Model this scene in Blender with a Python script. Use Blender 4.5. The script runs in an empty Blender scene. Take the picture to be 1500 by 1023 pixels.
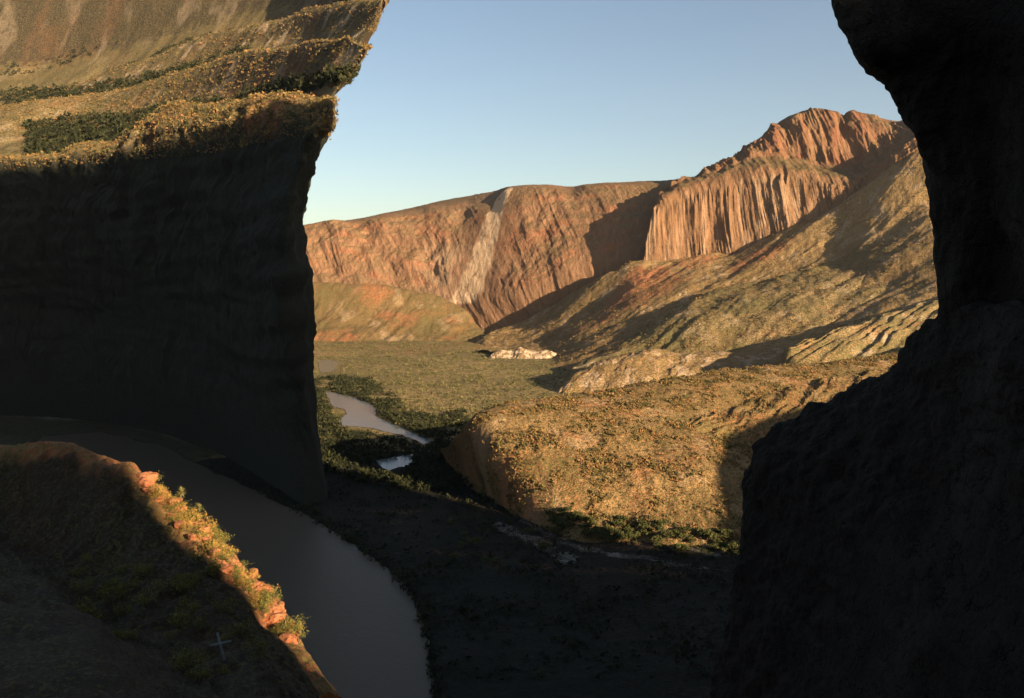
import bpy, math, random
import numpy as np
random.seed(7)
F = 1300.0; CX = 750.0; HY = 400.0          # focal length and horizon in photo pixels
FLOOR = -200.0
R = math.radians
sc = bpy.context.scene
C = sc.collection

# ------------------------------------------------------------------ noise
_rng = np.random.RandomState(11)
PERM = np.concatenate([_rng.permutation(256)] * 3)
GR = _rng.normal(size=(256, 3)); GR /= np.linalg.norm(GR, axis=1)[:, None]
def perlin(x, y, z):
    x, y, z = np.broadcast_arrays(np.asarray(x, float), np.asarray(y, float), np.asarray(z, float))
    xi = np.floor(x).astype(int); yi = np.floor(y).astype(int); zi = np.floor(z).astype(int)
    xf = x - xi; yf = y - yi; zf = z - zi
    f = lambda t: t * t * t * (t * (t * 6 - 15) + 10)
    u, v, w = f(xf), f(yf), f(zf)
    out = 0
    for dx in (0, 1):
        a = PERM[(xi + dx) & 255]
        for dy in (0, 1):
            b = PERM[a + ((yi + dy) & 255)]
            for dz in (0, 1):
                g = GR[PERM[b + ((zi + dz) & 255)]]
                d = g[..., 0] * (xf - dx) + g[..., 1] * (yf - dy) + g[..., 2] * (zf - dz)
                out = out + d * (u if dx else 1 - u) * (v if dy else 1 - v) * (w if dz else 1 - w)
    return out * 1.5
def fbm(x, y, z, n=4, gain=.5):
    s = 0; a = 1.0
    for i in range(n):
        k = 2.03 ** i
        s = s + a * perlin(x * k + 7.3 * i, y * k - 3.1 * i, z * k + 1.7 * i); a *= gain
    return s
def ridged(x, y, z, n=4, gain=.55):
    s = 0; a = 1.0
    for i in range(n):
        k = 2.07 ** i
        s = s + a * (1 - 2.2 * np.abs(perlin(x * k + 5.3 * i, y * k, z * k - 2.9 * i))); a *= gain
    return s
def smooth(a, b, x):
    t = np.clip((x - a) / (b - a), 0, 1); return t * t * (3 - 2 * t)

# ------------------------------------------------------------------ geometry helpers
def W(p):                                   # (px, py, distance) of the photo -> a point of the world
    if p[0] == 'w': return (p[1], p[2], p[3])
    px, py, y = p
    return ((px - CX) / F * y, y, (HY - py) / F * y)
def flo(px, py, dz=0.0):                    # the point of the valley floor under a photo pixel
    y = -(FLOOR + dz) * F / (py - HY)
    return (px, py, y)
def pchip(t, Y, q):                         # monotone cubic, no overshoot; Y (n, k)
    t = np.asarray(t, float); Y = np.asarray(Y, float)
    h = np.diff(t)[:, None]; d = np.diff(Y, axis=0) / h
    m = np.zeros_like(Y)
    if len(t) > 2:
        a, b = d[:-1], d[1:]
        s = (a * b) > 0
        w1 = 2 * h[1:] + h[:-1]; w2 = h[1:] + 2 * h[:-1]
        with np.errstate(divide='ignore', invalid='ignore'):
            mm = (w1 + w2) / (w1 / a + w2 / b)
        m[1:-1] = np.where(s, mm, 0)
    m[0] = d[0]; m[-1] = d[-1]
    i = np.clip(np.searchsorted(t, q, side='right') - 1, 0, len(t) - 2)
    hh = h[i]; x = ((q - t[i])[:, None]) / hh
    return ((2*x**3 - 3*x**2 + 1) * Y[i] + (x**3 - 2*x**2 + x) * hh * m[i]
            + (-2*x**3 + 3*x**2) * Y[i+1] + (x**3 - x**2) * hh * m[i+1])
def resample(row, n):
    P = np.array([W(p) for p in row], float)
    # spacing by what the picture sees (angle), so all rows share their columns
    ang = np.stack([P[:, 0] / np.maximum(np.abs(P[:, 1]), 1), P[:, 2] / np.maximum(np.abs(P[:, 1]), 1),
                    np.log(np.maximum(np.abs(P[:, 1]), 1)) * .15], 1)
    d = np.concatenate([[0], np.cumsum(np.linalg.norm(np.diff(ang, axis=0), axis=1) + 1e-5)])
    d /= d[-1]
    return pchip(d, P, np.linspace(0, 1, n))
def mesh_grid(name, P, mat, kind='structure', masks=None, flip=False, label=None, cat=None, parent=None):
    nv, nu = P.shape[:2]
    me = bpy.data.meshes.new(name)
    idx = np.arange(nv * nu).reshape(nv, nu)
    a, b, c, d = idx[:-1, :-1], idx[:-1, 1:], idx[1:, 1:], idx[1:, :-1]
    q = np.stack([a, b, c, d] if not flip else [a, d, c, b], -1).reshape(-1, 4)
    me.vertices.add(nv * nu); me.vertices.foreach_set('co', P.reshape(-1).astype(np.float32))
    me.loops.add(q.size); me.loops.foreach_set('vertex_index', q.reshape(-1).astype(np.int32))
    me.polygons.add(len(q)); me.polygons.foreach_set('loop_start', np.arange(0, q.size, 4, dtype=np.int32))
    me.polygons.foreach_set('use_smooth', np.ones(len(q), bool))
    me.update(calc_edges=True)
    for k, v in (masks or {}).items():
        at = me.attributes.new(k, 'FLOAT', 'POINT'); at.data.foreach_set('value', np.ascontiguousarray(v, dtype=np.float32).reshape(-1))
    me.materials.append(mat)
    o = bpy.data.objects.new(name, me); C.objects.link(o)
    if kind: o['kind'] = kind
    if label: o['label'] = label
    if cat: o['category'] = cat
    if parent: o.parent = parent
    return o
SURF = {}
def loft(name, rows, nu, seg, mat, disp=None, masks=None, end=(0, 0), key=None, **kw):
    """rows of control points swept into one sheet; seg = subdivisions between successive rows."""
    K = np.stack([resample(r, nu) for r in rows])
    if isinstance(seg, int): seg = [seg] * (len(rows) - 1)
    q = np.concatenate([i + np.arange(s) / s for i, s in enumerate(seg)] + [[len(rows) - 1.0]])
    P = pchip(np.arange(len(rows)), K.reshape(len(rows), -1), q).reshape(len(q), nu, 3)
    du = np.gradient(P, axis=1); dv = np.gradient(P, axis=0)
    N = np.cross(du, dv); N /= np.linalg.norm(N, axis=2)[..., None] + 1e-9
    S = np.cumsum(np.linalg.norm(du, axis=2), axis=1); T = np.cumsum(np.linalg.norm(dv, axis=2), axis=0)
    S = np.broadcast_to(S.mean(0), P.shape[:2]); T = np.broadcast_to(T.mean(1)[:, None], P.shape[:2])
    V = np.broadcast_to(q[:, None], P.shape[:2]); U = np.broadcast_to(np.linspace(0, 1, nu), P.shape[:2])
    m = masks(P, U, V, S, T) if masks else {}
    if disp is not None:
        dn, dz = disp(P, U, V, S, T)
        if dn is not None: P = P + N * np.asarray(dn)[..., None]
        if dz is not None: P = P.copy(); P[..., 2] += dz
    if key: SURF[key] = (P, V, U)
    return mesh_grid(name, P, mat, masks=m, **kw)

# ------------------------------------------------------------------ materials
def new_mat(name):
    m = bpy.data.materials.new(name); m.use_nodes = True
    nt = m.node_tree; b = nt.nodes['Principled BSDF']
    b.inputs['Roughness'].default_value = .95
    b.inputs['Specular IOR Level'].default_value = .15
    return m, nt, b
def ramp(nt, fac, stops):
    r = nt.nodes.new('ShaderNodeValToRGB'); e = r.color_ramp.elements
    e[0].position, e[0].color = stops[0][0], (*stops[0][1], 1)
    e[1].position, e[1].color = stops[-1][0], (*stops[-1][1], 1)
    for p, c in stops[1:-1]:
        x = e.new(p); x.color = (*c, 1)
    nt.links.new(fac, r.inputs[0]); return r.outputs[0]
def noise(nt, vec, scale, detail=6, rough=.6, dist=0.0):
    n = nt.nodes.new('ShaderNodeTexNoise'); n.inputs['Scale'].default_value = scale
    n.inputs['Detail'].default_value = detail; n.inputs['Roughness'].default_value = rough
    n.inputs['Distortion'].default_value = dist
    nt.links.new(vec, n.inputs['Vector']); return n.outputs['Fac']
def mix(nt, fac, a, b, mode='MIX'):
    m = nt.nodes.new('ShaderNodeMix'); m.data_type = 'RGBA'; m.blend_type = mode
    for s, i in ((a, 6), (b, 7)):
        if isinstance(s, tuple): m.inputs[i].default_value = (*s, 1)
        else: nt.links.new(s, m.inputs[i])
    if isinstance(fac, (int, float)): m.inputs[0].default_value = fac
    else: nt.links.new(fac, m.inputs[0])
    return m.outputs[2]
def math_(nt, op, a, b=None, clamp=False):
    m = nt.nodes.new('ShaderNodeMath'); m.operation = op; m.use_clamp = clamp
    for i, s in enumerate((a, b)):
        if s is None: continue
        if isinstance(s, (int, float)): m.inputs[i].default_value = s
        else: nt.links.new(s, m.inputs[i])
    return m.outputs[0]
def step(nt, x, lo, hi):
    r = nt.nodes.new('ShaderNodeMapRange'); r.interpolation_type = 'SMOOTHSTEP'
    r.inputs[1].default_value = lo; r.inputs[2].default_value = hi
    nt.links.new(x, r.inputs[0]); return r.outputs[0]
def terrain(name, soil, soil2, rock, veg, vegamt=.5, dot=.3, patch=.004, bump=1.0, streak=0.0, rock_slope=(.55, .8),
            pale=(.62, .45, .30), red=(.36, .115, .055), rot=0.0):
    m, nt, b = new_mat(name)
    geo = nt.nodes.new('ShaderNodeNewGeometry')
    pos = geo.outputs['Position']
    big = noise(nt, pos, patch, 7, .62, .4)
    med = noise(nt, pos, patch * 9, 6, .65)
    fine = noise(nt, pos, dot, 4, .7)
    dots = noise(nt, pos, dot * 1.9, 3, .6)
    base = mix(nt, step(nt, big, .40, .60), soil, soil2)
    base = mix(nt, math_(nt, 'MULTIPLY', step(nt, med, .50, .68), .55), base, tuple(c * .62 for c in soil2))
    # steep ground is bare rock, streaked down the fall line
    mp = nt.nodes.new('ShaderNodeMapping'); mp.inputs['Scale'].default_value = (.055, .055, .010); mp.inputs['Rotation'].default_value = (0, rot, 0)
    nt.links.new(pos, mp.inputs[0])
    st = noise(nt, mp.outputs[0], 1.0, 7, .68, .5)
    rk = ramp(nt, st, [(.30, tuple(c * .42 for c in rock)), (.46, tuple(c * .85 for c in rock)), (.60, rock), (.74, tuple(min(c * 1.5 + .02, .8) for c in rock))])
    mp2 = nt.nodes.new('ShaderNodeMapping'); mp2.inputs['Scale'].default_value = (.004, .004, .03)
    nt.links.new(pos, mp2.inputs[0])
    strat = noise(nt, mp2.outputs[0], 1.0, 5, .6, .3)
    rk = mix(nt, math_(nt, 'MULTIPLY', step(nt, strat, .48, .62), .45), rk, tuple(c * .7 for c in rock))
    nz = nt.nodes.new('ShaderNodeSeparateXYZ'); nt.links.new(geo.outputs['Normal'], nz.inputs[0])
    slope = math_(nt, 'ADD', math_(nt, 'ABSOLUTE', nz.outputs[2]), math_(nt, 'MULTIPLY', math_(nt, 'SUBTRACT', med, .5), .7))
    flat = step(nt, slope, rock_slope[0], rock_slope[1])
    col = mix(nt, flat, rk, base)
    for k, c in (('pale', pale), ('red', red)):
        at = nt.nodes.new('ShaderNodeAttribute'); at.attribute_name = k
        cc = mix(nt, fine, tuple(x * .65 for x in c), tuple(min(x * 1.35, .85) for x in c))
        col = mix(nt, math_(nt, 'MULTIPLY', at.outputs['Fac'], math_(nt, 'ADD', step(nt, med, .3, .55), .25), True), col, cc)
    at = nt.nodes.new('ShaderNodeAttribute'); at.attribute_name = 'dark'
    painted_shade = at.outputs['Fac']
    col = mix(nt, painted_shade, col, mix(nt, fine, (.008, .009, .006), (.032, .032, .022)))  # painted shade: the mask blends the ground to near black
    # scrub seen as speckle
    thr = step(nt, math_(nt, 'ADD', dots, math_(nt, 'MULTIPLY', math_(nt, 'SUBTRACT', big, .5), .35)), .60 - .16 * vegamt, .66 - .16 * vegamt)
    vf = math_(nt, 'MULTIPLY', thr, math_(nt, 'ADD', math_(nt, 'MULTIPLY', flat, .75), .2))
    at = nt.nodes.new('ShaderNodeAttribute'); at.attribute_name = 'pale'
    vf = math_(nt, 'MULTIPLY', vf, math_(nt, 'SUBTRACT', 1.0, math_(nt, 'MULTIPLY', at.outputs['Fac'], .8)), True)
    vf = math_(nt, 'MULTIPLY', vf, math_(nt, 'SUBTRACT', 1.0, math_(nt, 'MULTIPLY', painted_shade, .7)), True)
    vc = mix(nt, fine, tuple(c * .6 for c in veg), tuple(c * 1.6 for c in veg))
    col = mix(nt, vf, col, vc)
    col = mix(nt, math_(nt, 'MULTIPLY', math_(nt, 'MULTIPLY', step(nt, fine, .35, .7), .28), math_(nt, 'SUBTRACT', 1.0, painted_shade), True), col, tuple(min(c * 1.5, .8) for c in soil))
    nt.links.new(col, b.inputs['Base Color'])
    bp = nt.nodes.new('ShaderNodeBump'); bp.inputs['Distance'].default_value = 2.2 * bump
    bp.inputs['Strength'].default_value = .9
    hgt = math_(nt, 'ADD', math_(nt, 'MULTIPLY', st, 1.5 if streak else .4), math_(nt, 'ADD', math_(nt, 'MULTIPLY', fine, .7), math_(nt, 'MULTIPLY', vf, .6)))
    nt.links.new(hgt, bp.inputs['Height']); nt.links.new(bp.outputs[0], b.inputs['Normal'])
    return m

OLIVE = (.085, .085, .028)
M_mesa = terrain('mesa_rock', (.21, .130, .066), (.17, .090, .048), (.245, .130, .073), OLIVE, .35, .16, .003, 2.0, 1, (.45, .72), pale=(.68, .45, .28))
M_cliff = terrain('columnar_rock', (.155, .105, .045), (.13, .075, .035), (.225, .115, .060), OLIVE, .4, .16, .004, 2.0, 1, (.66, .92), red=(.17, .065, .036))
M_apron = terrain('talus_slope', (.26, .165, .070), (.22, .120, .050), (.24, .12, .065), OLIVE, .50, .17, .004, 1.2, 0, (.35, .55), pale=(.52, .39, .27), red=(.29, .10, .05))
M_hill = terrain('scrub_hill', (.26, .175, .080), (.20, .13, .055), (.27, .15, .07), (.075, .078, .025), .75, .20, .006, 1.2, 0, (.35, .55), pale=(.60, .46, .33))
M_mound = terrain('mound_soil', (.27, .165, .070), (.25, .13, .055), (.29, .15, .07), (.07, .075, .022), .7, .38, .010, 1.0, 0, (.35, .6))
M_low = terrain('red_hill', (.17, .105, .045), (.15, .075, .035), (.20, .09, .045), OLIVE, .7, .17, .005, 1.2, 0, (.3, .5))
M_bottom = terrain('shade_dark_bottom', (.022, .018, .011), (.016, .014, .009), (.03, .022, .015), (.009, .011, .006), 1.0, .25, .008, 1.0, 0, (.2, .3), pale=(.40, .36, .30), red=(.17, .075, .035))  # near-black soil and plants, shade of the near floor painted in
M_floor = terrain('valley_soil', (.30, .21, .095), (.23, .16, .065), (.2, .14, .07), (.075, .074, .026), .85, .12, .005, 1.2, 0, (.2, .3), pale=(.55, .44, .33))
M_left = terrain('canyon_side', (.23, .17, .075), (.19, .13, .055), (.022, .018, .013), (.030, .036, .014), .8, .28, .006, 1.2, 0, (.45, .75), pale=(.58, .44, .31))  # steep rock kept near black to deepen the shade
M_near = terrain('near_rock', (.26, .125, .055), (.20, .105, .045), (.34, .115, .045), (.12, .11, .03), .45, 1.8, .06, .12, 0, (.3, .6))
M_dark = terrain('shade_black_rock', (.014, .012, .009), (.011, .009, .007), (.012, .010, .008), (.010, .012, .007), .4, .6, .02, .5, 0, (.4, .7))  # black base colour stands in for deep shade

# ------------------------------------------------------------------ sun
AZ, EL = R(45), R(15.0)
SH = np.array([math.cos(AZ), -math.sin(AZ)])                 # horizontal direction towards the sun
PH = np.array([math.sin(AZ), math.cos(AZ)])                  # across it

# ------------------------------------------------------------------ valley floor
ang = np.linspace(R(-62), R(62), 900)
rad = np.concatenate([np.linspace(60, 380, 60, endpoint=False), np.geomspace(380, 3400, 620, endpoint=False), np.geomspace(3400, 40000, 50)])
A, D = np.meshgrid(ang, rad)
X = np.sin(A) * D; Y = np.cos(A) * D
Z = FLOOR + 2.2 * fbm(X / 190, Y / 190, 0, 5) + .9 * ridged(X / 60, Y / 60, 3, 3) - .6
Z -= 3.0 * smooth(350, 500, D) * 0
def seg_mask(pts, w):
    m = np.zeros_like(X)
    Q = [W(flo(*p)) for p in pts]
    for a, b in zip(Q[:-1], Q[1:]):
        dx, dy = b[0] - a[0], b[1] - a[1]
        t = np.clip(((X - a[0]) * dx + (Y - a[1]) * dy) / (dx * dx + dy * dy), 0, 1)
        d = np.hypot(X - a[0] - t * dx, Y - a[1] - t * dy)
        d = d + 6 * fbm(X / 14, Y / 14, 5, 3)
        m = np.maximum(m, 1 - smooth(w * .6, w, d))
    return m
fl_pale = .5 * np.clip(.9 * seg_mask([(735, 772), (790, 795), (835, 820)], 9) + .8 * seg_mask([(770, 765), (830, 798), (900, 812)], 4)
                  + .7 * seg_mask([(900, 792), (990, 800), (1050, 815)], 4) + .6 * seg_mask([(860, 806), (960, 822), (1060, 838)], 5)
                  + .5 * seg_mask([(600, 618), (640, 616)], 14), 0, 1)
Z = np.maximum(Z, FLOOR - .6) - .5 * fl_pale
def in_poly(x, y, poly):
    c = np.zeros(x.shape, bool); n = len(poly)
    for i in range(n):
        (x1, y1), (x2, y2) = poly[i], poly[(i + 1) % n]
        c ^= ((y1 > y) != (y2 > y)) & (x < (x2 - x1) * (y - y1) / (y2 - y1 + 1e-12) + x1)
    return c
RV = [[(464, 530), (480, 527), (500, 531), (490, 538), (492, 543), (470, 546)],
      [(475, 573), (488, 575), (505, 579), (520, 583), (538, 589), (548, 596), (556, 604), (549, 609), (560, 614), (572, 619), (590, 627), (612, 637), (634, 646), (620, 651), (606, 644), (588, 637), (566, 633), (545, 627), (520, 625), (500, 623), (497, 614), (508, 607), (504, 599), (488, 596)],
      [(548, 675), (575, 670), (607, 665), (604, 676), (598, 682), (583, 685), (570, 690), (560, 685)],
      [(60, 640), (150, 634), (230, 652), (300, 684), (370, 716), (440, 752), (510, 792), (570, 836), (612, 885), (630, 960), (640, 1080), (200, 1080), (60, 800), (20, 700)]]
PXf = X / np.maximum(Y, 1) * F + CX; PYf = HY - FLOOR * F / np.maximum(Y, 1)
wet = np.zeros(X.shape)
for poly in RV:
    for ox in (-5, 0, 5):
        for oy in (-3, 0, 3): wet = np.maximum(wet, in_poly(PXf + ox, PYf + oy, poly) * 1.0)
for _ in range(2):
    wet[1:-1, 1:-1] = (wet[1:-1, 1:-1] * 2 + wet[:-2, 1:-1] + wet[2:, 1:-1] + wet[1:-1, :-2] + wet[1:-1, 2:]) / 6
Z = Z * (1 - wet) + (FLOOR - .4) * wet
fl_red = .6 * smooth(.1, .5, fbm(X / 60, Y / 45, 9, 3)) * smooth(560, 600, D) * (1 - smooth(760, 800, D))
# near bottomland has its shade put into the soil colour, up to this radius
ku = int(np.searchsorted(rad, 1000))
PF = np.stack([X, Y, Z], -1)
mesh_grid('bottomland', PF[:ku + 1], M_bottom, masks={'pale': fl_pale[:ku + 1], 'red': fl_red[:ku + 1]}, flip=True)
mesh_grid('valley_floor', PF[ku:], M_floor, masks={'pale': fl_pale[ku:], 'red': np.maximum(fl_red, .55 * smooth(2050, 2350, Y + 120 * fbm(X / 200, Y / 90, 3, 3)) * smooth(-.25, .3, fbm(X / 160, Y / 60, 5, 4)))[ku:], 'dark': (.9 * smooth(230, 290, -X - .06 * Y + 14 * fbm(X / 40, Y / 40, 2, 3)) * (1 - smooth(1450, 1600, Y + 40 * fbm(X / 60, 0 * X, 2, 3))))[ku:]}, flip=True)  # dark mask paints shade on the left part of the floor

# ------------------------------------------------------------------ far mesa
def d_mesa(P, U, V, S, T):
    n = fbm(P[..., 0] / 420, P[..., 1] / 420, P[..., 2] / 420, 3)
    sh = T * .45
    g = ridged((S + sh * .8 + 40 * n) / 120, T / 700, 1, 4)
    col = ridged((S + sh * .5 + 14 * n) / 34, T / 260, 4, 3)
    cl = smooth(.9, 1.3, V) * (1 - smooth(2.85, 3.0, V))
    terr = perlin(P[..., 2] / 34 + n, S / 500, 2)
    px = P[..., 0] / P[..., 1] * F + CX
    calm = 1 - .85 * (1 - smooth(12, 75, np.abs(px - np.interp(V, [1.0, 1.5, 2.0, 2.6, 3.0], [678, 692, 706, 724, 743]))))
    band = smooth(1.6, 2.3, V)
    rim = 1 - .85 * smooth(2.7, 3.0, V)
    return (cl * calm * (5.5 * g + 2.2 * col * smooth(-.1, .6, n) + 8 * terr * band - 5 + 8 * fbm(P[..., 0] / 70, P[..., 1] / 70, P[..., 2] / 70, 5) * (1 - .6 * smooth(100, 220, P[..., 0]))) + (1 - cl) * rim * 7 * g), 6 * n * rim + 1.6 * fbm(P[..., 0] / 18, P[..., 1] / 18, P[..., 2] / 18, 3)
def k_mesa(P, U, V, S, T):
    px = P[..., 0] / P[..., 1] * F + CX
    # the pale slide scar runs from the rim down to the foot of the wall
    c = np.interp(V[:, :1] + 0 * U, [1.0, 1.5, 2.0, 2.6, 3.0], [678, 692, 706, 724, 743])
    w = np.interp(V, [1.0, 1.5, 2.0, 2.6, 3.0], [22, 20, 17, 15, 11])
    d = np.abs(px - c) + 5 * fbm(S / 25, T / 60, 3, 3)
    pale = (1 - smooth(w * .75, w * 1.15, d)) * smooth(.95, 1.05, V) * (1 - smooth(2.95, 3.02, V))
    pale = np.maximum(pale, .35 * (1 - smooth(0, 50, np.abs(px - 655))) * smooth(.9, 1.2, V) * (1 - smooth(2.0, 2.4, V)))
    red = .28 * smooth(.0, .5, fbm(S / 130, T / 60, 8, 3)) * smooth(1.0, 1.3, V)
    return {'pale': pale, 'red': red * (1 - pale)}
loft('far_mesa', [
    [(300, 499, 2880), (500, 499, 2850), (650, 496, 2800), (740, 489, 2720), (850, 476, 2640), (980, 445, 2600), (1100, 430, 2600)],
    [(300, 400, 3120), (430, 410, 3060), (540, 417, 2990), (620, 430, 2930), (665, 443, 2850), (720, 438, 2755), (780, 424, 2680), (870, 398, 2618), (960, 382, 2580), (1100, 370, 2560)],
    [(300, 376, 3170), (430, 375, 3110), (540, 374, 3050), (620, 372, 3000), (680, 378, 2895), (740, 365, 2800), (800, 352, 2730), (870, 342, 2670), (960, 330, 2620), (1100, 330, 2600)],
    [(300, 352, 3280), (415, 336, 3230), (455, 329, 3210), (490, 323, 3190), (512, 327, 3180), (560, 319, 3160), (615, 315, 3130), (630, 310, 3120), (680, 302, 3090), (718, 296, 3000), (745, 277, 2970), (772, 273, 2935), (805, 274, 2895), (838, 282, 2855), (858, 275, 2840), (890, 272, 2810), (935, 271, 2790), (980, 274, 2770), (1030, 268, 2760), (1100, 250, 2750)],
    [(300, 352, 3800), (490, 330, 3700), (745, 285, 3600), (900, 280, 3500), (1100, 255, 3400)],
    [(300, 440, 5200), (745, 440, 5200), (1100, 440, 5000)]],
    900, [40, 80, 90, 12, 6], M_mesa, d_mesa, k_mesa, key='mesa', flip=True)

# low hill before the mesa
def soft(a, lam, b=0.0, lb=20, g=0.0, lg=60, shear=.6):
    def f(P, U, V, S, T):
        n = fbm(P[..., 0] / lam, P[..., 1] / lam, 0, 4)
        gl = ridged((S + T * shear + 12 * n) / lg, T / (lg * 5), 6, 3) if g else 0
        e = smooth(0, .35, V) 
        return None, a * n + b * fbm(P[..., 0] / lb, P[..., 1] / lb, 1, 3) + g * gl
    return f
def patches(pale_at, red_at, ps=80):
    def f(P, U, V, S, T):
        return {'pale': pale_at * smooth(.15, .55, fbm(P[..., 0] / ps, P[..., 1] / ps, 3, 4)),
                'red': red_at * smooth(.05, .5, fbm(P[..., 0] / (ps * 1.6), P[..., 1] / (ps * 1.6), 9, 4))}
    return f
loft('low_hill', [
    [('w', -800, 3000, -215), ('w', -300, 3000, -215), ('w', -80, 2900, -215)],
    [(330, 424, 2880), (400, 419, 2870), (470, 415, 2860), (540, 418, 2850), (600, 425, 2840), (640, 433, 2830), (672, 447, 2820), (695, 464, 2800), (716, 482, 2780)],
    [(330, 460, 2770), (470, 456, 2765), (560, 456, 2760), (620, 460, 2755), (660, 468, 2750), (690, 478, 2750), (718, 487, 2740)],
    [(330, 504, 2580), (470, 504, 2590), (560, 504, 2590), (640, 504, 2600), (690, 502, 2630), (726, 500, 2690)]],
    420, [14, 45, 45], M_low, soft(7, 120, 1.5, 18, 3, 70), patches(.25, .6), flip=True)

# ------------------------------------------------------------------ columnar cliff mountain
def d_cliff(P, U, V, S, T):
    n = fbm(P[..., 0] / 300, P[..., 1] / 300, P[..., 2] / 300, 3)
    ss = S + .22 * T + 10 * n
    jag = .10 * ridged(ss / 26, 0 * T, 3, 3)
    low = smooth(.98, 1.04, V) * (1 - smooth(1.86, 2.02, V + jag))
    up = smooth(2.95, 3.1, V) * (1 - smooth(3.85, 4.0, V))
    col = ridged(ss / 42, T / 520, 1, 4, .6)
    big = ridged(ss / 150, T / 900, 7, 2)
    colu = ridged((S + .35 * T + 10 * n) / 75, T / 400, 3, 4)
    rest = 1 - np.clip(low + up, 0, 1)
    brk = .9 + 1.1 * fbm(S / 70, T / 50, 3, 4)
    colw = ridged((ss + 14 * fbm(S / 90, T / 120, 5, 2)) / 27, T / 300, 8, 3)
    dn = low * (4.2 * col * brk + 2.8 * colw * (1.3 - brk) + 11 * big - 7 + 1.6 * perlin(T / 11, S / 90, 2) + 3 * fbm(S / 60, T / 60, 8, 4)) + up * (14 * colu * (.75 + .25 * brk) - 8) + rest * 5 * ridged((S + .5 * T) / 60, T / 300, 5, 3) * (1 - smooth(3.8, 4, V))
    return dn, 1.5 * fbm(P[..., 0] / 14, P[..., 1] / 14, P[..., 2] / 14, 3) + 3 * fbm(S / 45, T / 45, 2, 2)
def k_cliff(P, U, V, S, T):
    low = smooth(.98, 1.04, V) * (1 - smooth(1.92, 2.05, V))
    up = smooth(2.9, 3.1, V)
    px = P[..., 0] / P[..., 1] * F + CX
    return {'pale': .22 * low * smooth(-.2, .6, fbm(S / 22, T / 160, 2, 3)) * (1 - smooth(1150, 1260, px)), 'red': .85 * up * smooth(-.4, .4, fbm(S / 60, T / 200, 5, 3)) * (1 - smooth(1240, 1330, px) * .3)}
loft('cliff_mountain', [
    [(990, 470, 2640), (955, 455, 2560), (940, 446, 2470), (1060, 420, 2400), (1200, 400, 2290), (1330, 330, 2200), (1560, 250, 2100)],
    [(975, 386, 2640), (952, 388, 2540), (943, 389, 2480), (975, 387, 2478), (1010, 385, 2470), (1060, 377, 2440), (1110, 362, 2400), (1160, 342, 2370), (1200, 322, 2340), (1240, 300, 2310), (1290, 262, 2280), (1330, 232, 2250), (1420, 190, 2220), (1560, 150, 2200)],
    [(990, 292, 2680), (966, 300, 2570), (960, 303, 2500), (985, 287, 2500), (1030, 275, 2490), (1080, 265, 2460), (1120, 256, 2430), (1160, 254, 2405), (1200, 262, 2370), (1240, 268, 2340), (1290, 240, 2310), (1330, 212, 2280), (1420, 175, 2260), (1560, 140, 2230)],
    [(995, 290, 2700), (972, 292, 2600), (968, 289, 2540), (1000, 269, 2550), (1045, 254, 2540), (1080, 241, 2525), (1120, 230, 2510), (1160, 232, 2490), (1210, 246, 2450), (1250, 246, 2420), (1300, 225, 2390), (1340, 205, 2360), (1420, 165, 2320), (1560, 130, 2300)],
    [(1000, 286, 2720), (985, 280, 2680), (985, 276, 2650), (1010, 266, 2650), (1045, 250, 2650), (1075, 230, 2650), (1095, 217, 2645), (1112, 207, 2640), (1135, 185, 2640), (1160, 170, 2640), (1175, 164, 2640), (1192, 159, 2635), (1220, 163, 2620), (1237, 171, 2610), (1250, 165, 2600), (1278, 169, 2590), (1312, 184, 2570), (1340, 176, 2550), (1420, 140, 2520), (1560, 100, 2480)],
    [(1000, 290, 3000), (1060, 250, 3000), (1192, 175, 2950), (1300, 185, 2900), (1560, 110, 2800)],
    [(1000, 420, 3600), (1192, 420, 3600), (1560, 420, 3400)]],
    1100, [12, 90, 30, 90, 10, 5], M_cliff, d_cliff, k_cliff, key='cliff', flip=True)

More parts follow.
